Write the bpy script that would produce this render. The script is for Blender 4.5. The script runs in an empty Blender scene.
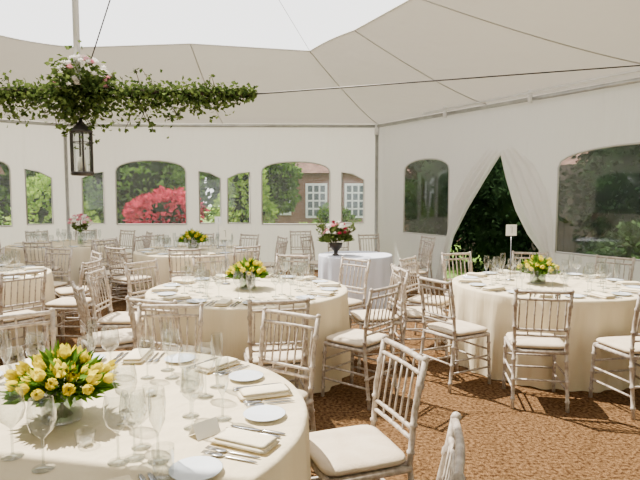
import bpy, math, random
from mathutils import Vector, Matrix
random.seed(7)
S=bpy.context.scene
pi=math.pi

# ---------------------------------------------------------------- materials
def newmat(name):
    m=bpy.data.materials.new(name); m.use_nodes=True
    nt=m.node_tree; nt.nodes.clear()
    out=nt.nodes.new('ShaderNodeOutputMaterial')
    return m,nt,out
def pmat(name,c1,c2=None,scale=8,rough=.6,metal=0,bump=0,bscale=60,sheen=0,detail=3,stretch=None,spec=.5):
    m,nt,out=newmat(name)
    b=nt.nodes.new('ShaderNodeBsdfPrincipled')
    b.inputs['Roughness'].default_value=rough
    b.inputs['Metallic'].default_value=metal
    b.inputs['Specular IOR Level'].default_value=spec
    nt.links.new(b.outputs[0],out.inputs[0])
    tc=nt.nodes.new('ShaderNodeTexCoord'); src=tc.outputs['Object']
    if stretch:
        mp=nt.nodes.new('ShaderNodeMapping'); mp.inputs['Scale'].default_value=stretch
        nt.links.new(src,mp.inputs[0]); src=mp.outputs[0]
    if c2:
        n=nt.nodes.new('ShaderNodeTexNoise'); n.inputs['Scale'].default_value=scale; n.inputs['Detail'].default_value=detail
        r=nt.nodes.new('ShaderNodeValToRGB')
        r.color_ramp.elements[0].color=(*c1,1); r.color_ramp.elements[1].color=(*c2,1)
        r.color_ramp.elements[0].position=.35; r.color_ramp.elements[1].position=.65
        nt.links.new(src,n.inputs['Vector']); nt.links.new(n.outputs[0],r.inputs[0]); nt.links.new(r.outputs[0],b.inputs['Base Color'])
    else: b.inputs['Base Color'].default_value=(*c1,1)
    if bump:
        n2=nt.nodes.new('ShaderNodeTexNoise'); n2.inputs['Scale'].default_value=bscale; n2.inputs['Detail'].default_value=3
        bp=nt.nodes.new('ShaderNodeBump'); bp.inputs['Strength'].default_value=bump; bp.inputs['Distance'].default_value=.02
        nt.links.new(src,n2.inputs['Vector']); nt.links.new(n2.outputs[0],bp.inputs['Height']); nt.links.new(bp.outputs[0],b.inputs['Normal'])
    return m
def fabric(name,c,trans=.4,stretch=(3,3,.6),bump=.5,tc2=None):
    m,nt,out=newmat(name)
    d=nt.nodes.new('ShaderNodeBsdfDiffuse'); t=nt.nodes.new('ShaderNodeBsdfTranslucent'); mx=nt.nodes.new('ShaderNodeMixShader')
    d.inputs[0].default_value=(*c,1); t.inputs[0].default_value=(*(tc2 or c),1); mx.inputs[0].default_value=trans
    tc=nt.nodes.new('ShaderNodeTexCoord'); mp=nt.nodes.new('ShaderNodeMapping'); mp.inputs['Scale'].default_value=stretch
    n=nt.nodes.new('ShaderNodeTexNoise'); n.inputs['Scale'].default_value=1.6; n.inputs['Detail'].default_value=3
    bp=nt.nodes.new('ShaderNodeBump'); bp.inputs['Strength'].default_value=bump; bp.inputs['Distance'].default_value=.08
    L=nt.links.new
    L(tc.outputs['Object'],mp.inputs[0]); L(mp.outputs[0],n.inputs['Vector']); L(n.outputs[0],bp.inputs['Height'])
    L(bp.outputs[0],d.inputs['Normal']); L(d.outputs[0],mx.inputs[1]); L(t.outputs[0],mx.inputs[2]); L(mx.outputs[0],out.inputs[0])
    return m
def clearmat(name,tint=(1,1,1),base=.04,edge=.6,rough=.02,haze=0):
    m,nt,out=newmat(name)
    L=nt.links.new
    tr=nt.nodes.new('ShaderNodeBsdfTransparent'); tr.inputs[0].default_value=(*tint,1)
    gl=nt.nodes.new('ShaderNodeBsdfGlossy'); gl.inputs['Roughness'].default_value=rough
    lw=nt.nodes.new('ShaderNodeLayerWeight'); lw.inputs['Blend'].default_value=.25
    mr=nt.nodes.new('ShaderNodeMapRange'); mr.inputs['To Min'].default_value=base; mr.inputs['To Max'].default_value=edge
    mx=nt.nodes.new('ShaderNodeMixShader')
    L(lw.outputs['Facing'],mr.inputs['Value']); L(mr.outputs[0],mx.inputs[0]); L(tr.outputs[0],mx.inputs[1]); L(gl.outputs[0],mx.inputs[2])
    last=mx
    if haze:
        df=nt.nodes.new('ShaderNodeBsdfTranslucent'); df.inputs[0].default_value=(.9,.93,.95,1)
        m2=nt.nodes.new('ShaderNodeMixShader'); m2.inputs[0].default_value=haze
        L(mx.outputs[0],m2.inputs[1]); L(df.outputs[0],m2.inputs[2]); last=m2
    L(last.outputs[0],out.inputs[0])
    return m
def leafmat(name,c1,c2,scale=6,trans=.3):
    m,nt,out=newmat(name); L=nt.links.new
    tc=nt.nodes.new('ShaderNodeTexCoord'); n=nt.nodes.new('ShaderNodeTexNoise'); n.inputs['Scale'].default_value=scale; n.inputs['Detail'].default_value=4
    r=nt.nodes.new('ShaderNodeValToRGB'); r.color_ramp.elements[0].color=(*c1,1); r.color_ramp.elements[1].color=(*c2,1)
    r.color_ramp.elements[0].position=.38; r.color_ramp.elements[1].position=.62
    d=nt.nodes.new('ShaderNodeBsdfDiffuse'); t=nt.nodes.new('ShaderNodeBsdfTranslucent'); mx=nt.nodes.new('ShaderNodeMixShader'); mx.inputs[0].default_value=trans
    L(tc.outputs['Object'],n.inputs['Vector']); L(n.outputs[0],r.inputs[0]); L(r.outputs[0],d.inputs[0]); L(r.outputs[0],t.inputs[0])
    L(d.outputs[0],mx.inputs[1]); L(t.outputs[0],mx.inputs[2]); L(mx.outputs[0],out.inputs[0])
    return m

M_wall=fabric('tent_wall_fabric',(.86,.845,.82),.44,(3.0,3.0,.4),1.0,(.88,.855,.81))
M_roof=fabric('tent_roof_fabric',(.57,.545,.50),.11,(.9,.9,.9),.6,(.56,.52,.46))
M_seam=fabric('roof_seam_tape',(.46,.44,.40),.05,(.9,.9,.9),.1,(.4,.38,.34))
M_cloth=fabric('cream_tablecloth_fabric',(.74,.645,.46),.10,(6,6,1),.25)
M_white=fabric('white_tablecloth_fabric',(.68,.71,.81),.10,(6,6,1),.12)
M_coir=pmat('coir_matting',(.055,.026,.010),(.235,.132,.060),42,.95,0,1.0,110,spec=.05,detail=8)
M_lime=pmat('limewash_wood',(.31,.255,.21),(.56,.49,.42),34,.45,0,.1,80)
M_cush=pmat('ivory_cushion_fabric',(.56,.465,.34),(.63,.535,.41),10,.85,0,.15,90,spec=.2)
M_nap=pmat('cream_napkin_linen',(.80,.70,.50),(.84,.75,.56),14,.85,0,.2,120,spec=.2)
M_plate=pmat('white_china',(.70,.75,.82),None,rough=.12)
M_steel=pmat('polished_steel',(.32,.32,.33),None,rough=.18,metal=1)
M_alu=pmat('aluminium_pole',(.40,.40,.39),(.52,.52,.50),6,.4,metal=.7)
M_wpole=pmat('white_painted_pole',(.75,.75,.75),None,rough=.4)
M_dark=pmat('dark_metal',(.03,.028,.025),(.06,.05,.045),12,.45,metal=.5)
M_glass=clearmat('drinking_glass',(.88,.90,.90),.06,.9,.03)
M_pvc=clearmat('clear_window_pvc',(.92,.94,.94),.05,.26,.03,haze=.02)
M_water=clearmat('vase_water',(.75,.86,.75),.05,.3,.02)
M_card=pmat('white_card',(.85,.85,.83),None,rough=.7)
M_wax=pmat('candle_wax',(.85,.8,.66),None,rough=.5)
M_hem=pmat('window_hem_tape',(.50,.48,.45),None,rough=.7)
M_yel=leafmat('yellow_tulip_petal',(.60,.48,.01),(.92,.80,.07),22,.4)
M_stem=leafmat('tulip_leaf_green',(.05,.13,.012),(.17,.31,.04),20,.3)
M_ivy=leafmat('ivy_leaf',(.036,.062,.016),(.14,.19,.05),14,.3)
M_wfl=leafmat('white_petal',(.80,.74,.68),(.9,.88,.84),20,.3)
M_pfl=leafmat('pink_petal',(.65,.16,.24),(.85,.5,.55),20,.3)
M_rfl=leafmat('burgundy_petal',(.16,.01,.03),(.42,.04,.08),20,.3)
M_twig=pmat('twig_bark',(.07,.045,.03),(.14,.10,.07),12,.9)
M_lawn=pmat('lawn_grass',(.08,.17,.03),(.18,.28,.06),3,.95,0,.6,60,spec=.1)

# ---------------------------------------------------------------- mesh builder
class MB:
    def __init__(s): s.v=[];s.f=[];s.m=[];s.mats=[];s.sm=[]
    def mi(s,mat):
        if mat not in s.mats: s.mats.append(mat)
        return s.mats.index(mat)
    def add(s,vs,fs,mat,M=None,smooth=True):
        o=len(s.v); k=s.mi(mat)
        for p in vs:
            p=Vector(p)
            s.v.append(M@p if M else p)
        for f in fs: s.f.append([i+o for i in f]); s.m.append(k); s.sm.append(smooth)
    def lathe(s,prof,mat,M=None,n=16,cap0=True,cap1=True):
        vs=[];fs=[]
        for r,z in prof:
            for i in range(n):
                a=2*pi*i/n; vs.append((r*math.cos(a),r*math.sin(a),z))
        for j in range(len(prof)-1):
            for i in range(n):
                k=(i+1)%n
                fs.append([j*n+i,j*n+k,(j+1)*n+k,(j+1)*n+i])
        if cap0 and prof[0][0]>1e-5: fs.append(list(range(n))[::-1])
        if cap1 and prof[-1][0]>1e-5: fs.append([(len(prof)-1)*n+i for i in range(n)])
        s.add(vs,fs,mat,M)
    def tube(s,pts,r,mat,M=None,n=8):
        pts=[Vector(p) for p in pts]; vs=[];fs=[]
        rs=r if isinstance(r,(list,tuple)) else [r]*len(pts)
        t=(pts[1]-pts[0]).normalized()
        up=Vector((0,0,1)) if abs(t.z)<.9 else Vector((1,0,0))
        a=t.cross(up).normalized()
        for i,p in enumerate(pts):
            if i==0: t=pts[1]-pts[0]
            elif i==len(pts)-1: t=pts[-1]-pts[-2]
            else: t=pts[i+1]-pts[i-1]
            t.normalize(); a=(a-t*a.dot(t)).normalized(); b=t.cross(a)
            for k in range(n):
                q=2*pi*k/n; vs.append(p+(a*math.cos(q)+b*math.sin(q))*rs[i])
        for j in range(len(pts)-1):
            for k in range(n):
                l=(k+1)%n; fs.append([j*n+k,j*n+l,(j+1)*n+l,(j+1)*n+k])
        fs.append(list(range(n))[::-1]); fs.append([(len(pts)-1)*n+k for k in range(n)])
        s.add(vs,fs,mat,M)
    def box(s,c,d,mat,M=None,bev=0):
        x,y,z=c; a,b,h=d[0]/2,d[1]/2,d[2]/2
        vs=[(x+i*a,y+j*b,z+k*h) for k in(-1,1) for j in(-1,1) for i in(-1,1)]
        fs=[[0,2,3,1],[4,5,7,6],[0,1,5,4],[2,6,7,3],[0,4,6,2],[1,3,7,5]]
        s.add(vs,fs,mat,M,False)
    def pad(s,c,d,mat,M=None,e=.25,nu=20,nv=8,puff=.0):
        vs=[];fs=[]
        def sp(v,p): return math.copysign(abs(v)**p,v)
        for j in range(nv+1):
            ph=-pi/2+pi*j/nv
            for i in range(nu):
                th=2*pi*i/nu
                cx=sp(math.cos(ph),.5)
                vs.append((c[0]+d[0]/2*cx*sp(math.cos(th),e),c[1]+d[1]/2*cx*sp(math.sin(th),e),c[2]+d[2]/2*sp(math.sin(ph),.8)))
        for j in range(nv):
            for i in range(nu):
                k=(i+1)%nu; fs.append([j*nu+i,j*nu+k,(j+1)*nu+k,(j+1)*nu+i])
        s.add(vs,fs,mat,M)
    def leaf(s,p,d,w,l,mat,nrm=None):
        d=Vector(d).normalized()
        nrm=Vector(nrm) if nrm else Vector((random.uniform(-1,1),random.uniform(-1,1),random.uniform(-1,1)))
        sd=d.cross(nrm)
        if sd.length<1e-3: sd=d.cross(Vector((1,.3,.2)))
        sd.normalize(); up=sd.cross(d); p=Vector(p)
        s.add([p,p+d*l*.45+sd*w/2+up*l*.06,p+d*l*.9-up*l*.05,p+d*l*.45-sd*w/2+up*l*.06],[[0,1,2,3]],mat,None,False)
    def mesh(s,name):
        me=bpy.data.meshes.new(name); me.from_pydata([tuple(p) for p in s.v],[],s.f)
        for m in s.mats: me.materials.append(m)
        me.polygons.foreach_set('material_index',s.m); me.polygons.foreach_set('use_smooth',s.sm)
        me.update(); return me
    def obj(s,name,loc=(0,0,0),rz=0):
        o=bpy.data.objects.new(name,s.mesh(name)); S.collection.objects.link(o); o.location=loc; o.rotation_euler=(0,0,rz); return o
def inst(name,me,loc,rz=0,sc=1):
    o=bpy.data.objects.new(name,me); S.collection.objects.link(o); o.location=loc; o.rotation_euler=(0,0,rz); o.scale=(sc,sc,sc); return o
def T(x,y,z,rz=0,sc=1): return Matrix.Translation((x,y,z))@Matrix.Rotation(rz,4,'Z')@Matrix.Scale(sc,4)

# ---------------------------------------------------------------- tent plan
C=Vector((1.22,12.0)); A=Vector((-5.3,11.8)); B=Vector((-8.6,9.5)); D=Vector((-9.2,2.0)); E=Vector((-8.5,-3.0)); F=Vector((5.9,-3.0))
rd=Vector((2.88,-4.82)).normalized(); R=C+rd*9.0
no=Vector((.858,.513))
EH=3.1
plan=[C,A,B,D,E,F,R]
mb=MB(); mb.add([(p.x,p.y,0) for p in plan],[list(range(len(plan)))],M_coir,None,False); mb.obj('floor')
mb=MB(); mb.add([(-60,-40,-.03),(60,-40,-.03),(60,80,-.03),(-60,80,-.03)],[[0,1,2,3]],M_lawn,None,False); mb.obj('lawn_ground')

def arch(x0,x1,z0,zs,zt,n=12):
    pts=[(x0,z0),(x1,z0)]
    for i in range(n+1):
        a=pi*i/n; pts.append(((x0+x1)/2+(x1-x0)/2*math.cos(a), zs+(zt-zs)*math.sin(a)**.8 if 0<i<n else zs))
    return pts
def wallframe(P,Q):
    d=(Q-P).normalized(); X=Vector((d.x,d.y,0)); Y=Vector((0,0,1)); Z=X.cross(Y)
    return Matrix((( X.x,Y.x,Z.x,P.x),(X.y,Y.y,Z.y,P.y),(X.z,Y.z,Z.z,0),(0,0,0,1)))
wn=[0]
def wall(name,P,Q,wins,outline=None):
    Lw=(Q-P).length; Mx=wallframe(P,Q)
    cu=bpy.data.curves.new(name,'CURVE'); cu.dimensions='2D'; cu.fill_mode='BOTH'; cu.extrude=.004
    for pts in [outline or [(0,0),(Lw,0),(Lw,EH),(0,EH)]]+wins:
        sp=cu.splines.new('POLY'); sp.points.add(len(pts)-1); sp.use_cyclic_u=True
        for i,p in enumerate(pts): sp.points[i].co=(p[0],p[1],0,1)
    o=bpy.data.objects.new(name+'_tmp',cu); S.collection.objects.link(o)
    dg=bpy.context.evaluated_depsgraph_get(); me=bpy.data.meshes.new_from_object(o.evaluated_get(dg)); me.name=name
    bpy.data.objects.remove(o); me.transform(Mx); me.materials.clear(); me.materials.append(M_wall)
    w=bpy.data.objects.new(name,me); S.collection.objects.link(w)
    for pts in wins:
        wn[0]+=1; mb=MB()
        mb.add([(p[0],p[1],0) for p in pts],[list(range(len(pts)))],M_pvc,Mx,False)
        cl=[(p[0],p[1],0) for p in pts]; cl=cl+[cl[0]]
        mb.tube(cl,.014,M_hem,Mx,6)
        mb.obj('window_%d'%wn[0])
    return Mx
def bx(px): return (px-320)/560*11.9-A.x
wins=[]
def small(x0,x1,zo,zi,left):
    if left: return [(x0,1.0),(x1,1.0),(x1,zi),((x0+x1)/2,(zo+zi)/2+.04),(x0,zo)]
    return [(x0,1.0),(x1,1.0),(x1,zo),((x0+x1)/2,(zo+zi)/2+.04),(x0,zi)]
wins.append(small(bx(85),bx(106),1.95,2.08,True)); wins.append(arch(bx(118),bx(187),.98,2.08,2.32)); wins.append(small(bx(200),bx(221),1.95,2.1,False))
wins.append(small(bx(228),bx(250),1.95,2.08,True)); wins.append(arch(bx(262),bx(330),.98,2.08,2.30)); wins.append(small(bx(342),bx(364),1.92,2.08,False))
wall('wall_back',A,C,wins)
Lb=(A-B).length
wall('wall_back_left',B,A,[arch(Lb-2.6,Lb-1.05,.98,2.1,2.34),small(Lb-.78,Lb-.30,1.95,2.12,False),small(Lb-3.3,Lb-2.9,1.95,2.1,True)])
wall('wall_left',D,B,[arch(1.2,2.9,.98,2.1,2.34),arch(4.5,6.2,.98,2.1,2.34)])
wall('wall_left_front',E,D,[arch(1.7,3.3,.98,2.1,2.34)])
wall('wall_front',F,E,[arch(3,5,.98,2.1,2.34),arch(9,11,.98,2.1,2.34)])
wall('wall_right_front',R,F,[arch(1.7,3.5,.8,2.0,2.25)])
door=[(2.10,0),(2.16,.45),(2.30,.85),(2.62,1.35),(3.0,1.85),(3.34,2.27),(3.52,1.85),(3.78,1.35),(4.02,1.0),(4.24,.78),(4.26,.4),(4.36,0)]
outl=[(0,0)]+door+[(9,0),(9,EH),(0,EH)]
MR=wall('wall_right',C,R,[arch(.9,2.16,.85,2.05,2.28),arch(4.40,6.75,.76,2.0,2.26)],outl)
zin=MR.to_3x3()@Vector((0,0,1)); sign=1 if zin.dot(Vector((-1,-1,0)))>0 else -1
def flap(edge,outer,amp):
    mb=MB(); nu=30; nv=30; vs=[]; fs=[]
    def samp(pl,t):
        t*=len(pl)-1; i=min(int(t),len(pl)-2); q=t-i
        return (pl[i][0]*(1-q)+pl[i+1][0]*q, pl[i][1]*(1-q)+pl[i+1][1]*q)
    for j in range(nv+1):
        t=j/nv; e=samp(edge,t); o=samp(outer,t)
        for i in range(nu+1):
            u=i/nu
            x=e[0]*(1-u)+o[0]*u; z=e[1]*(1-u)+o[1]*u
            dep=.03+amp*(.5+.5*math.sin(u*22+t*2))*(1-.6*u)*min(1,t*3+.1)
            vs.append((x,max(z,.01),dep*sign))
    for j in range(nv):
        for i in range(nu):
            a=j*(nu+1)+i; fs.append([a,a+1,a+nu+2,a+nu+1])
    mb.add(vs,fs,M_wall,MR)
    return mb
el=[(3.35,2.30),(3.02,1.85),(2.66,1.35),(2.36,.88),(2.24,.45),(2.18,0.01)]
ol=[(3.05,2.36),(2.65,2.0),(2.30,1.5),(2.18,.9),(2.0,.45),(1.85,.01)]
er=[(3.33,2.30),(3.50,1.85),(3.74,1.35),(3.98,1.0),(4.20,.78),(4.20,.4),(4.28,.01)]
orr=[(3.6,2.36),(3.95,2.1),(4.22,1.7),(4.34,1.25),(4.36,.82),(4.50,.4),(4.62,.01)]
for e,o in((el,ol),(er,orr)): flap(e,o,.09).obj('door_curtain')
# ---------------------------------------------------------------- roof
outer=[Vector((-9.2,6.0)),B,A,Vector((-2.04,11.9)),C,C+rd*3,C+rd*6,R,Vector((5.88,.5)),F,Vector((-1.5,-3)),E,D]
inner=[(-5.4,6.6,3.95),(-4.85,8.3,3.95),(-3.95,9.3,3.98),(-2.1,9.3,4.04),(-.17,9.6,4.0),(.52,8.62,4.06),(1.2,7.25,4.08),(2.0,5.4,4.08),(1.9,3.9,4.05),(1.0,3.1,4.05),(-1.5,2.9,4.0),(-4.5,3.5,4.0),(-5.4,4.9,3.95)]  # near side of the opening, out of view, closed in to cut skylight
pulls=[.0,.02,.0,.0,-.012,.0,.0,.0,.0,.0,.0,.0,.0]
mb=MB(); vs=[];fs=[]; ns=8; nr=12; cols=0
N=len(outer)
for i in range(N):
    for k in range(ns):
        t=k/ns; o=outer[i].lerp(outer[(i+1)%N],t); p=Vector(inner[i]).lerp(Vector(inner[(i+1)%N]),t)
        p=p+(Vector((o.x,o.y,EH))-p)*pulls[i]*math.sin(pi*t)
        for r in range(nr+1):
            q=r/nr
            z=EH+(p.z-EH)*(q**1.25)
            vs.append((o.x*(1-q)+p.x*q,o.y*(1-q)+p.y*q,z))
        cols+=1
for c in range(cols):
    d=(c+1)%cols
    for r in range(nr):
        fs.append([c*(nr+1)+r,d*(nr+1)+r,d*(nr+1)+r+1,c*(nr+1)+r+1])
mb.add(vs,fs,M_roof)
edge=[vs[c*(nr+1)+nr] for c in range(cols)]+[vs[nr]]
mb.tube(edge,.012,M_roof,None,6)
for c in range(0,cols,ns):
    mb.tube([(vs[c*(nr+1)+r][0],vs[c*(nr+1)+r][1],vs[c*(nr+1)+r][2]-.003) for r in range(nr+1)],.010,M_seam,None,6)
mb.obj('ceiling')
mb=MB()
def v3(p,z): return (p.x,p.y,z)
inset=[Vector((C.x-.03,C.y-.14)),Vector((A.x+.05,A.y-.13)),Vector((B.x+.15,B.y-.08)),Vector((D.x+.15,D.y)),Vector((E.x+.15,E.y+.15)),Vector((F.x-.15,F.y+.15)),Vector((R.x-.16,R.y))]
ring=inset+[inset[0]]
for a,b in zip(ring[:-1],ring[1:]): mb.tube([v3(a,EH-.07),v3(b,EH-.07)],.032,M_alu,None,10)
mb.obj('eave_rail')
for p in inset:
    mb=MB(); mb.lathe([(.09,0),(.09,.012),(.035,.014),(.035,EH-.1)],M_alu,None,14)
    mb.lathe([(.05,EH-.25),(.05,EH-.02)],M_wpole,None,14)
    mb.obj('tent_pole',(p.x,p.y,0.0))
mb=MB(); a=C+rd*1.7+Vector((-.2,-.1)); b=R+Vector((-.22,-.1))
mb.tube([v3(a,EH-.02),v3(b,EH+.06)],.018,M_wpole,None,8)
for s_ in(2.2,4.0,6.0,8): 
    q=C+rd*s_+Vector((-.15,-.1)); mb.tube([v3(q,EH-.14),v3(q,EH+.05)],.035,M_wpole,None,8)
mb.obj('brace_rail')

# ---------------------------------------------------------------- hanging pole, cables, garland
HX,HY=-2.12,5.0
mb=MB()
mb.tube([(HX,HY,2.62),(HX,HY,6.2)],.028,M_wpole,None,12)
mb.lathe([(.06,0),(.09,.06),(.05,.12)],M_alu,T(HX,HY,6.1),12)
for q in [(-5.4,6.6,3.95),(-3.95,9.3,3.98),(-.17,9.6,4.0),(1.2,7.25,4.08),(1.9,3.9,4.05),(-4.5,3.5,4.0)]:
    mb.tube([(HX,HY,6.15),q],.004,M_alu,None,5)
mb.tube([(HX+.1,HY,2.72),(HX+.75,HY-.1,4.4),(HX,HY,6.1)],.006,M_dark,None,5)
mb.obj('hanging_tent_mast')
mb=MB()
mb.tube([(-8.85,5.3,3.02),(-3.6,5.0,2.5)],.008,M_dark,None,6)
mb.tube([(-3.6,5.0,2.5),(HX,HY,2.52),(-.6,5.0,2.48)],.02,M_twig,None,8)
e3=C+rd*7.2
mb.tube([(-.6,5.0,2.48),(e3.x-.2,e3.y-.1,3.0)],.007,M_dark,None,6)
mb.obj('cross_cable')
mb=MB()
for i in range(5200):
    x=random.uniform(-3.8,-.58); e=1-max(0,(x+1.5)/1.05)
    r=abs(random.gauss(0,.095))*(.4+.6*e); a=random.uniform(0,2*pi)
    droop=max(0,random.gauss(0,.085))*(1+1.2*max(0,math.sin(x*5.3)))*e
    p=Vector((x,5+r*math.cos(a),2.50+r*math.sin(a)*.7-droop))
    mb.leaf(p,(random.uniform(-1,1),random.uniform(-1,1),random.uniform(-1,.6)),random.uniform(.025,.042),random.uniform(.04,.06),M_ivy)
for i in range(34):
    x=random.uniform(-3.7,-.9); pts=[(x,5,2.5)]
    dx=random.uniform(-.12,.12)
    for k in range(1,6): pts.append((x+dx*k*.5,5+random.uniform(-.03,.03),2.5+.02*k*random.uniform(-1,1)-.045*k*(1 if i%3 else -.5)))
    mb.tube(pts,.003,M_twig,None,4)
    for k in range(1,6):
        for l in range(5): mb.leaf(pts[k],(random.uniform(-1,1),random.uniform(-1,1),random.uniform(-1,.4)),.03,.05,M_ivy)
for i in range(1500):
    a=random.uniform(0,2*pi); z=random.gauss(-.04,.12); r=abs(random.gauss(.12,.06))
    mb.leaf((HX+.02+r*math.cos(a),5+r*math.sin(a),2.55+z),(math.cos(a),math.sin(a),random.uniform(-1,.6)),.04,.065,M_ivy)
def bloom(mb,p,r,mat,petals=9):
    p=Vector(p)
    for k in range(petals*2):
        a=k*2.4; el=.2+1.2*(k/(petals*2))
        d=Vector((math.cos(a)*math.cos(el),math.sin(a)*math.cos(el),math.sin(el)))
        mb.leaf(p+d*r*.15,d,r*.8,r*1.15,mat,Vector((0,0,1))+d*.2)
for i in range(60):
    a=random.uniform(0,2*pi); el=random.uniform(-.5,1.3)
    bloom(mb,(HX+.05+.22*math.cos(a)*math.cos(el),5+.22*math.sin(a)*math.cos(el),2.58+.2*math.sin(el)),.034,M_wfl if i%5 else M_pfl,6)
mb.obj('ivy_garland')
mb=MB()
mb.tube([(0,0,.64),(0,0,.48)],.004,M_dark)
mb.lathe([(.012,.50),(.02,.47),(.05,.44),(.095,.40),(.105,.39),(.105,.375)],M_dark,None,6)
mb.lathe([(.09,0),(.105,.01),(.105,.03),(.095,.035)],M_dark,None,6)
for k in range(6):
    a=2*pi*k/6; x,y=.092*math.cos(a),.092*math.sin(a)
    mb.box((x,y,.205),(.014,.014,.35),M_dark,None)
    a2=a+2*pi/6
    mb.tube([(x,y,.29),(.092*math.cos(a2),.092*math.sin(a2),.29)],.004,M_dark,None,4)
mb.lathe([(.086,.035),(.086,.375)],M_glass,None,6,False,False)
mb.lathe([(.035,.035),(.035,.16),(.004,.165),(.003,.18)],M_wax,None,12)
mb.obj('hanging_lantern',(HX+.02,HY-.02,1.77))

# ---------------------------------------------------------------- chair
def chair_mesh():
    mb=MB(); L=M_lime
    def bamboo(pts,r):
        out=[];rs=[]
        for (a,b) in zip(pts[:-1],pts[1:]):
            a=Vector(a);b=Vector(b); ln=(b-a).length; k=max(1,round(ln/.15))
            for i in range(k):
                for t,rr in((0.0,1.0),(.42,.92),(.46,1.28),(.54,1.28),(.58,.92)):
                    out.append(a.lerp(b,(i+t)/k)); rs.append(r*rr)
        out.append(Vector(pts[-1])); rs.append(r)
        mb.tube(out,rs,L,None,8)
    for s in(-1,1):
        bamboo([(s*.195,-.25,0),(s*.185,-.195,.44),(s*.19,-.215,.68),(s*.195,-.26,.90)],.0145)
        mb.lathe([(.0145,0),(.018,.008),(.012,.02),(0.0001,.026)],L,T(s*.195,-.262,.895),8)
        bamboo([(s*.195,.20,0),(s*.190,.18,.43)],.0145)
        for z in(.15,.25): mb.tube([(s*.192,-.232+ .05*(z-.15)/.3,z),(s*.193,.192,z)],.0085,L,None,6)
    for z in(.20,.30): mb.tube([(-.19,.19,z),(.19,.19,z)],.0085,L,None,6)
    mb.tube([(-.19,-.222,.22),(.19,-.222,.22)],.0085,L,None,6)
    for s in(-1,1): mb.tube([(s*.19,-.195,.43),(s*.192,.18,.43)],.017,L,None,8)
    mb.tube([(-.19,.18,.43),(.19,.18,.43)],.017,L,None,8); mb.tube([(-.19,-.195,.43),(.19,-.195,.43)],.017,L,None,8)
    mb.box((0,-.005,.437),(.375,.37,.012),L)
    mb.pad((0,.0,.468),(.405,.40,.055),M_cush,None,.3)
    def by(z): 
        return -.195-.02*(z-.44)/.24 if z<.68 else -.215-.045*(z-.68)/.22
    def rail(z,r,bow=.0):
        pts=[(-.19+.38*i/6,by(z)-bow*math.sin(pi*i/6),z) for i in range(7)]; mb.tube(pts,r,L,None,8)
    rail(.893,.0135,.012); rail(.835,.010,.010); rail(.60,.010,.006); rail(.555,.010,.005)
    for i in range(7):
        x=-.19+.38*(i+.5)/7; b=math.sin(pi*(i+.5)/7)
        p0=Vector((x,by(.60)-.006*b,.60)); p1=Vector((x,by(.835)-.010*b,.835))
        ts=[0,.3,.47,.5,.53,.7,1]; rs=[.006,.006,.006,.009,.006,.006,.006]
        mb.tube([p0.lerp(p1,t) for t in ts],rs,L,None,6)
    for i in range(3):
        x=-.19+.38*(i+1)/4; b=math.sin(pi*(i+1)/4)
        mb.tube([(x,by(.835)-.01*b,.835),(x,by(.893)-.012*b,.893)],.006,L,None,6)
        mb.tube([(x,by(.555)-.005*b,.555),(x,by(.60)-.006*b,.60)],.006,L,None,6)
    return mb.mesh('dining_chair')
CH=chair_mesh()
def chair(x,y,fx,fy):
    inst('dining_chair',CH,(x,y,0),math.atan2(fy,fx)-pi/2)
# ---------------------------------------------------------------- tables
def table_mesh(r,mat,nf,seed,h=.75,amp=.03):
    rnd=random.Random(seed); ph=[rnd.uniform(0,6.28) for _ in range(4)]
    mb=MB(); n=180
    vs=[(0,0,h)];fs=[];rows=[]
    def ring(rf,z,dep):
        st=len(vs)
        for i in range(n):
            a=2*pi*i/n
            w=math.sin(nf*a+ph[0]+.8*math.sin(3*a+ph[1]))*.7+.3*math.sin((nf//2)*a+ph[2])
            rr=r*rf+amp*dep*w
            vs.append((rr*math.cos(a),rr*math.sin(a),z))
        rows.append(st)
    for q in(.35,.7,.95,.985): ring(q,h,0)
    ring(.997,h-.004,0); ring(1.003,h-.015,.02)
    for k in range(1,11):
        t=k/10; ring(1.003+.01*t,h-.015-(h-.022)*t,min(1,.25+t*1.3))
    for i in range(n): fs.append([0,rows[0]+i,rows[0]+(i+1)%n])
    for a,b in zip(rows[:-1],rows[1:]):
        for i in range(n):
            k=(i+1)%n; fs.append([a+i,b+i,b+k,a+k])
    mb.add(vs,fs,mat)
    mb.lathe([(.22,.0),(.22,.02),(.04,.05),(.04,h-.03),(r*.6,h-.025),(r*.6,h-.005)],M_twig,None,16)
    return mb.mesh('round_dining_table')

def wine_prof(h=.20,rb=.040,rf=.034):
    return [(rf,0),(rf,.002),(.006,.008),(.004,.02),(.004,h*.42),(.012,h*.46),(rb*.8,h*.56),(rb,h*.70),(rb*.93,h*.85),(rb*.80,h)]
def add_glass(mb,kind,M):
    if kind=='wine': mb.lathe(wine_prof(.225,.044),M_glass,M,18,True,False)
    elif kind=='small': mb.lathe(wine_prof(.19,.038,.033),M_glass,M,18,True,False)
    elif kind=='flute': mb.lathe([(.034,0),(.034,.002),(.005,.008),(.004,.09),(.010,.10),(.024,.135),(.028,.19),(.024,.24)],M_glass,M,18,True,False)
    elif kind=='tumbler': mb.lathe([(.027,0),(.03,.004),(.034,.10)],M_glass,M,18,True,False)
def add_plate(mb,M):
    mb.lathe([(.045,0.0),(.048,.003),(.080,.013),(.082,.015),(.079,.0155),(.050,.007),(.0001,.006)],M_plate,M,28)
def add_napkin(mb,M):
    mb.pad((0,0,.009),(.23,.11,.018),M_nap,M,.15,20,4)
    mb.pad((.004,.003,.021),(.21,.097,.014),M_nap,M,.15,20,4)
def add_knife(mb,M):
    mb.pad((0,-.06,.004),(.014,.10,.007),M_steel,M,.5,10,4); mb.pad((0,.05,.003),(.018,.13,.003),M_steel,M,.6,10,4)
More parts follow.
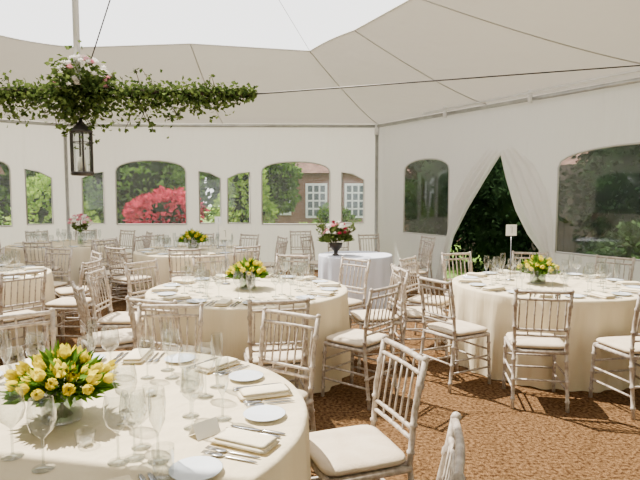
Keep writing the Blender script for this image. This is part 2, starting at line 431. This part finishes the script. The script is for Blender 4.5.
def add_fork(mb,M):
    mb.pad((0,-.05,.004),(.010,.13,.005),M_steel,M,.6,10,4); mb.pad((0,.035,.005),(.024,.045,.004),M_steel,M,.6,10,4)
    for k in(-1.5,-.5,.5,1.5): mb.tube([(k*.0062,.045,.005),(k*.006,.09,.007)],.0016,M_steel,M,4)
def add_tealight(mb,M):
    mb.lathe([(.028,0),(.033,.03),(.035,.045)],M_glass,M,16,True,False); mb.lathe([(.02,.003),(.02,.018)],M_wax,M,12)
def part(fn,*a):
    mb=MB(); fn(mb,*a,Matrix.Identity(4)); return mb
ME={}
for nm,fn,a in(('wine_glass',add_glass,('wine',)),('sherry_glass',add_glass,('small',)),('champagne_flute',add_glass,('flute',)),('water_tumbler',add_glass,('tumbler',)),('side_plate',add_plate,()),('folded_napkin',add_napkin,()),('table_knife',add_knife,()),('dinner_fork',add_fork,()),('tealight_holder',add_tealight,())):
    ME[nm]=part(fn,*a).mesh(nm)
seatr=1.15
def settings(cx,cy,angs,R_,single):
    h=.7515
    mbG=MB(); mbP=MB()
    items=[]
    for th in angs:
        def at(r,off,da=0): 
            a=th; tx,ty=-math.sin(a),math.cos(a)
            return (r*math.cos(a)+off*tx, r*math.sin(a)+off*ty, a+da)
        k=R_/.9
        items+= [('folded_napkin',)+at(.74*k,0,random.uniform(-.08,.08)),
                 ('side_plate',)+at(.70*k,-.232,0),('table_knife',)+at(.73*k,.085,pi/2-.02),('table_knife',)+at(.735*k,.112,pi/2),
                 ('dinner_fork',)+at(.73*k,-.080,pi/2),('dinner_fork',)+at(.735*k,-.112,pi/2),
                 ('wine_glass',)+at(.50*k,.05),('sherry_glass',)+at(.43*k,.14),('champagne_flute',)+at(.56*k,.16)]
    fnmap={'folded_napkin':(add_napkin,()),'side_plate':(add_plate,()),'table_knife':(add_knife,()),'dinner_fork':(add_fork,()),'wine_glass':(add_glass,('wine',)),'sherry_glass':(add_glass,('small',)),'champagne_flute':(add_glass,('flute',))}
    for nm,x,y,a in items:
        if single: inst(nm,ME[nm],(cx+x,cy+y,h),a)
        else:
            fn,ar=fnmap[nm]; fn(mbG if 'glass' in nm or 'flute' in nm else mbP,*ar,T(x,y,0,a))
    if not single:
        mbG.obj('table_glassware',(cx,cy,h)); mbP.obj('place_settings',(cx,cy,h))

def tulip(mb,p,d,r,mat):
    d=Vector(d).normalized(); q=d.to_track_quat('Z','Y').to_matrix().to_4x4(); M=Matrix.Translation(p)@q
    mb.lathe([(.003,-r*.2),(r*.55,r*.05),(r*.82,r*.7),(r*.72,r*1.5),(r*.40,r*2.0)],mat,M,8,True,False)
    op=random.choice((.9,1.0,1.1,1.5))
    for k in range(6):
        a=2*pi*k/6+random.uniform(-.2,.2); ca,sa=math.cos(a),math.sin(a); o=random.uniform(.95,1.15)
        vs=[]
        for (rr,z,w) in((.25,0,.22),(.88*o,.6,.50),(.92*o*(.5+.5*op),1.4,.46),(.70*o*op,2.1,.22),(.62*o*op*1.05,2.4,.02)):
            for s in(-1,1): vs.append(((ca*rr-sa*w*s)*r,(sa*rr+ca*w*s)*r,z*r))
        mb.add(vs,[[0,1,3,2],[2,3,5,4],[4,5,7,6],[6,7,9,8]],mat,M)
def tulip_vase(x,y,scale=1.0,n=26,seed=1):
    random.seed(seed); mb=MB()
    mb.lathe([(.062,0),(.066,.004),(.068,.115),(.065,.117),(.063,.008),(.0001,.006)],M_glass,None,24)
    mb.lathe([(.060,.01),(.060,.075)],M_water,None,20)
    for i in range(n):
        a=i*2.39996; rr=math.sqrt((i+.5)/n)
        tilt=rr*1.5; R0=.15*random.uniform(.8,1.15)
        hp=Vector((math.cos(a)*rr*R0,math.sin(a)*rr*R0,.125+.075*math.cos(tilt)*random.uniform(.6,1.25)))
        base=Vector((-math.cos(a)*.035*rr,-math.sin(a)*.035*rr,.012)); neck=Vector((math.cos(a)*.052*rr,math.sin(a)*.052*rr,.11))
        mb.tube([base,neck,neck.lerp(hp,.6)+Vector((0,0,.01)),hp],.003,M_stem,None,5)
        d=Vector((math.cos(a)*math.sin(tilt),math.sin(a)*math.sin(tilt),math.cos(tilt)+.2))
        tulip(mb,hp,d,random.uniform(.015,.020),M_yel)
    for i in range(420):
        a=random.uniform(0,2*pi); rr=math.sqrt(random.random()); tl=rr*1.6
        p=Vector((math.cos(a)*rr*.10,math.sin(a)*rr*.10,.105+.07*(1-rr)))
        mb.leaf(p,(math.cos(a)*math.sin(tl),math.sin(a)*math.sin(tl),math.cos(tl)*random.uniform(.1,1)),random.uniform(.02,.035),random.uniform(.06,.12),M_stem)
    o=mb.obj('tulip_vase_arrangement',(x,y,.7515)); o.scale=(scale,)*3
def number_stand(x,y,h=.5,rz=0):
    mb=MB(); mb.lathe([(.045,0),(.045,.006),(.006,.012),(.003,.02),(.003,h-.06)],M_steel,None,14)
    mb.box((0,0,h),(.105,.004,.11),M_card); mb.tube([(-.012,-.003,h+.03),(.006,-.003,h+.035),(.006,-.003,h-.03)],.002,M_dark,None,4)
    mb.obj('table_number_stand',(x,y,.7515),rz)

def seats(cx,cy,degs,dist=seatr,jit=.04):
    for d in degs:
        a=math.radians(d+random.uniform(-2,2)); r=dist+random.uniform(-.01,jit)
        x=cx+r*math.cos(a); y=cy+r*math.sin(a); ta=a+random.uniform(-.08,.08)
        chair(x,y,-math.cos(ta),-math.sin(ta))
TB=[table_mesh(.9,M_cloth,26,s) for s in(1,2,3)]
tabs=[('fg',-.95,2.12),('mid',-.65,5.05),('right',2.2,5.35),('l',-3.85,5.9),('bl',-1.93,8.6),('fl',-4.45,9.7)]
for i,(k,x,y) in enumerate(tabs):
    inst('round_dining_table',TB[i%3],(x,y,0),i*.7)
rad=math.radians
settings(-.95,2.12,[rad(16+37*k) for k in range(-2,6)]+[rad(240)],.9,True)
random.seed(3)
settings(-.65,5.05,[rad(10+36*k) for k in range(10)],.9,False)
settings(2.2,5.35,[rad(-6+36*k) for k in range(10)],.9,False)
settings(-3.85,5.9,[rad(36*k) for k in range(10)],.9,False)
settings(-1.93,8.6,[rad(12+36*k) for k in range(10)],.9,False)
settings(-4.45,9.7,[rad(36*k) for k in range(10)],.9,False)
random.seed(11)
seats(-.95,2.12,[16,56,91,126,161,198,234],1.13,.01)
chair(.13,1.58,-.97,.22)
chair(-.34,1.16,-.5,.86)
seats(-.65,5.05,[-72,-34,8,44,76,112,148,178,214,250],1.16)
chair(1.68,4.30,.18,1); chair(2.38,4.18,-.22,1); chair(1.17,4.72,.88,.5); chair(.99,5.36,1,0.05)
seats(2.2,5.35,[148,112,76,40,5,-38],1.17)
seats(-3.85,5.9,[-35,0,36,72,108,144,180,216,252,288],1.17)
seats(-1.93,8.6,[-15,22,60,96,132,168,204,240,276,312],1.16)
seats(-4.45,9.7,[-8,28,64,100,136,172,-44,-80,-116,-152],1.16)
for x,y,fx,fy in((.95,9.6,.4,-1),(.35,10.4,0,-1),(1.55,9.15,-1,-.4),(-.35,10.5,.1,-1),(1.35,8.25,-1,-.1),(.0,9.3,1,-.5)): chair(x,y,fx,fy)

CT=table_mesh(.52,M_white,15,9,.76,.022); CT.name='cocktail_table'
inst('small_round_table',CT,(.5,7.9,0),0)
random.seed(5); mb=MB()
mb.lathe([(.05,0),(.055,.01),(.025,.03),(.03,.06),(.085,.12),(.095,.17),(.09,.175)],M_dark,None,18)
for i in range(320):
    a=random.uniform(0,2*pi); rr=random.random(); tl=rr*1.6
    mb.leaf((math.cos(a)*rr*.14,math.sin(a)*rr*.14,.19+.10*(1-rr)),(math.cos(a)*math.sin(tl),math.sin(a)*math.sin(tl),math.cos(tl)+.2),.04,.16,M_ivy)
for i in range(26):
    a=i*2.4; rr=math.sqrt((i+.5)/26)
    bloom(mb,(math.cos(a)*rr*.2,math.sin(a)*rr*.2,.24+.19*(1-rr*rr)+random.uniform(-.02,.05)),.042,[M_wfl,M_rfl,M_pfl,M_rfl,M_wfl][i%5],7)
for i in range(20):
    a=random.uniform(0,6.28); p=Vector((math.cos(a)*.28,math.sin(a)*.28,random.uniform(.28,.54)))
    mb.tube([(0,0,.18),p],.003,M_twig,None,4)
    for k in range(9): mb.leaf(Vector((0,0,.18)).lerp(p,.5+.06*k),(random.uniform(-1,1),random.uniform(-1,1),.5),.03,.07,M_ivy)
mb.obj('flower_urn',(.22,7.75,.7615))
tulip_vase(-.98,2.07,1.12,40,1)
tulip_vase(-.66,5.05,1.12,26,2); tulip_vase(2.10,5.35,1.1,24,3); tulip_vase(-1.95,8.6,1.3,20,4); tulip_vase(-3.85,5.9,1.1,20,6)
number_stand(-.90,5.3,.48); number_stand(1.90,5.55,.50); number_stand(-1.62,8.9,.45); number_stand(-4.2,9.95,.45)
random.seed(8); mb=MB(); mb.lathe([(.05,0),(.055,.01),(.045,.2),(.06,.22)],M_glass,None,16,True,False); mb.lathe([(.042,.01),(.042,.15)],M_water,None,14)
for i in range(24):
    a=i*2.4; rr=math.sqrt((i+.5)/24); p=(math.cos(a)*rr*.2,math.sin(a)*rr*.2,.33+.16*(1-rr*rr))
    mb.tube([(0,0,.02),(0,0,.2),p],.003,M_stem,None,4); bloom(mb,p,.05,[M_pfl,M_wfl,M_pfl,M_wfl][i%4],6)
for i in range(90):
    a=random.uniform(0,6.28); mb.leaf((math.cos(a)*.06,math.sin(a)*.06,.24+random.random()*.1),(math.cos(a),math.sin(a),random.uniform(-.3,1)),.035,.1,M_ivy)
mb.obj('pink_flower_vase',(-4.12,9.6,.7515))
for x,y in((-.72,2.32),(-.80,1.85),(-1.2,1.9),(-1.1,2.45)): inst('tealight_holder',ME['tealight_holder'],(x,y,.7515))
for nm,x,y in(('water_tumbler',-.47,1.62),('wine_glass',-.60,1.75),('wine_glass',-.72,2.02),('wine_glass',-1.0,1.76),('wine_glass',-.86,1.68)): inst(nm,ME[nm],(x,y,.7515))
mb=MB(); mb.add([(-.05,-.03,0),(.05,-.03,0),(.05,0,.05),(-.05,0,.05),(-.05,.03,0),(.05,.03,0)],[[0,1,2,3],[3,2,5,4]],M_card,None,False); mb.obj('place_card',(-.41,1.93,.752),.8)

# ---------------------------------------------------------------- outside
def shrub(name,loc,rad_,n,mat,leaf=.14,seed=0,trunk=0):
    rnd=random.Random(seed); random.seed(seed); mb=MB(); ph=[rnd.uniform(0,6.28) for _ in range(6)]
    def rr(d): return 1+.14*math.sin(4*d.x+ph[0])+.12*math.sin(5*d.y+ph[1])+.12*math.sin(6*d.z+ph[2])+.06*math.sin(13*d.x+9*d.z+ph[3])
    def pos(d,k):
        q=rr(d)*k
        return Vector((d.x*rad_[0]*q,d.y*rad_[1]*q,rad_[2]*(1+d.z*min(q,1.1))+trunk))
    nu,nv=24,14; vs=[];fs=[]
    for j in range(nv+1):
        p=-pi/2+pi*j/nv
        for i in range(nu):
            t=2*pi*i/nu; d=Vector((math.cos(p)*math.cos(t),math.cos(p)*math.sin(t),math.sin(p))); vs.append(pos(d,.74))
    for j in range(nv):
        for i in range(nu): k=(i+1)%nu; fs.append([j*nu+i,j*nu+k,(j+1)*nu+k,(j+1)*nu+i])
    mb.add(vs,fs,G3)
    if trunk: mb.tube([(0,0,-.02),(.05,0,trunk+rad_[2]*.5)],[.14,.09],M_twig,None,8)
    for i in range(n):
        d=Vector((rnd.gauss(0,1),rnd.gauss(0,1),rnd.gauss(0,1))).normalized()
        q=pos(d,rnd.uniform(.74,1.1))
        if q.z<0.02: q.z=.03
        mb.leaf(q,d+Vector((rnd.uniform(-.9,.9),rnd.uniform(-.9,.9),rnd.uniform(-.9,.5))),leaf*.65,leaf*rnd.uniform(.7,1.2),mat)
    mb.obj(name,(loc[0],loc[1],-.03))
G1=leafmat('laurel_leaf',(.02,.06,.010),(.15,.27,.05),5); G2=leafmat('bright_leaf',(.11,.23,.02),(.38,.52,.10),5); G3=leafmat('conifer_leaf',(.004,.010,.004),(.018,.036,.014),3.0,.1)  # G3 colour darkened to deepen the shade past the doorway
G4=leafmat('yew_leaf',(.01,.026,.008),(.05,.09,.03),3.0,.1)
RD=leafmat('acer_leaf',(.20,.008,.025),(.62,.06,.11),5)
shrub('red_acer_shrub',(-4.0,14.4),(1.0,.75,.86),2600,RD,.17,1)
shrub('laurel_shrub',(-5.6,17.0),(1.5,1.2,1.9),2600,G1,.24,2)
shrub('green_bush',(-2.1,15.8),(.75,.65,1.25),2200,G2,.19,3)
shrub('green_bush',(-7.0,14.6),(.9,.9,1.0),1800,G2,.19,4)
shrub('garden_tree',(-1.45,17.6),(.65,.65,1.0),1800,G1,.19,5,1.0)
shrub('green_bush',(-8.9,12.8),(1.0,1.0,1.2),2000,G1,.19,6)
shrub('green_bush',(-.4,14.8),(.7,.6,.40),1300,G2,.13,7)
shrub('green_bush',(.45,18.0),(.6,.5,.62),1300,G1,.16,9)
for i,(x,y,a,b,c,mt) in enumerate(((-17,25,5,3,3,G1),(-10,27,4.5,3,3.2,G1),(-3,31,4,3,3.3,G1),(7,32,5,3,3.2,G3),(19,29,4,3,3,G1),(-17.5,10,2.6,3,2.6,G3),(-16,3,3,3,2.6,G1),(15,10,3,4,2.6,G1),(12,-2,3,4,2.8,G1))):
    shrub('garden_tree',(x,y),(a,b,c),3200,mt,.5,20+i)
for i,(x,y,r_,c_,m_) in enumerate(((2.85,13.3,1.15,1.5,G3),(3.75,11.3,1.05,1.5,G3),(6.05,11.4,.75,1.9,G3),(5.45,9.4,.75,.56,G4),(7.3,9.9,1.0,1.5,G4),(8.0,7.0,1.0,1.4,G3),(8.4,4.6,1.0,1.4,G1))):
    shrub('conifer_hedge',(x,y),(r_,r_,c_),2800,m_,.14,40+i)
M_doorshade=pmat('doorway_shade_dark',(.02,.014,.01),(.045,.03,.02),6,.8,stretch=(8,8,1))  # near-black colour stands in for the tree shade past the doorway
mb=MB(); MF=wallframe(C+rd*(-1.9)+no*4.4,C+rd*4.6+no*4.4)
for i in range(38): mb.box((i*.15+.07,1.15,0),(.14,2.3,.02+.01*(i%2)),M_doorshade,MF)  # boards added only to darken the view out through the door
mb.obj('dark_door_backing')
def brickmat(nm,c1,c2,mc):
    m,nt,out=newmat(nm)
    b=nt.nodes.new('ShaderNodeBsdfPrincipled'); b.inputs['Roughness'].default_value=.9
    bt=nt.nodes.new('ShaderNodeTexBrick'); bt.inputs['Scale'].default_value=4; bt.inputs['Color1'].default_value=(*c1,1); bt.inputs['Color2'].default_value=(*c2,1); bt.inputs['Mortar'].default_value=(*mc,1)
    tc=nt.nodes.new('ShaderNodeTexCoord'); mp=nt.nodes.new('ShaderNodeMapping'); mp.inputs['Rotation'].default_value=(pi/2,0,0)
    nt.links.new(tc.outputs['Object'],mp.inputs[0]); nt.links.new(mp.outputs[0],bt.inputs['Vector']); nt.links.new(bt.outputs[0],b.inputs['Base Color']); nt.links.new(b.outputs[0],out.inputs[0])
    return m
M_brick=brickmat('brick_wall',(.16,.065,.04),(.24,.10,.065),(.24,.2,.17))
M_wbrick=brickmat('painted_brick_wall',(.6,.58,.54),(.68,.66,.62),(.5,.48,.45))
M_tile=pmat('roof_tile',(.11,.05,.035),(.22,.12,.085),5,.85,0,.5,20)
M_pane=pmat('dark_pane',(.10,.12,.14),None,rough=.1)
def house(name,x0,x1,y0,y1,he,hr,wins,bm=None):
    mb=MB(); mb.box(((x0+x1)/2,(y0+y1)/2,he/2-.02),(x1-x0,y1-y0,he),bm or M_brick)
    ym=(y0+y1)/2; o=.25
    mb.add([(x0-o,y0-o,he-.1),(x1+o,y0-o,he-.1),(x1+o,ym,hr),(x0-o,ym,hr),(x0-o,y1+o,he-.1),(x1+o,y1+o,he-.1)],[[0,1,2,3],[3,2,5,4],[0,3,4],[1,5,2]],M_tile,None,False)
    for (a,b_,z0,z1) in wins:
        mb.box(((a+b_)/2,y0-.02,(z0+z1)/2),(b_-a,.06,z1-z0),M_wpole)
        nx=3
        for i in range(nx):
            for j in range(4):
                w=(b_-a-.1)/nx; h=(z1-z0-.1)/4
                mb.box((a+.05+w*(i+.5),y0-.055,z0+.05+h*(j+.5)),(w-.06,.02,h-.06),M_pane)
    mb.obj(name)
house('brick_house',-2.6,6.5,19.5,25,2.45,5.2,[(-1.9,-1.0,.9,2.0),(-.50,.25,.8,2.0),(.85,1.6,.8,2.0),(3,4.2,.9,2.0)])
house('brick_outbuilding',-14.0,-11.0,15.8,19,2.4,4.2,[(-12.2,-11.2,.9,2.0)])
house('white_cottage',8.6,12.5,20,23.5,2.5,4.4,[(9.0,9.8,.9,2.0),(10.6,11.6,.9,2.0)],M_wbrick)

# ---------------------------------------------------------------- light
w=bpy.data.worlds.new('overcast_sky'); S.world=w; w.use_nodes=True
bg=w.node_tree.nodes['Background']; bg.inputs[0].default_value=(1,.985,.965,1); bg.inputs[1].default_value=3.2
sd=bpy.data.lights.new('sun','SUN'); sd.energy=17; sd.angle=.012; sd.color=(1,.92,.79)
so=bpy.data.objects.new('sun',sd); S.collection.objects.link(so)
so.rotation_euler=Vector((-.50,.42,1)).to_track_quat('Z','Y').to_euler(); so.location=(-4,6,12)
cd=bpy.data.cameras.new('camera'); co=bpy.data.objects.new('camera',cd); S.collection.objects.link(co)
cd.sensor_width=36; cd.lens=31.5; cd.clip_start=.05; cd.clip_end=300
co.location=(0,0,1.6); co.rotation_euler=(math.radians(90-4.6),0,0)
S.camera=co
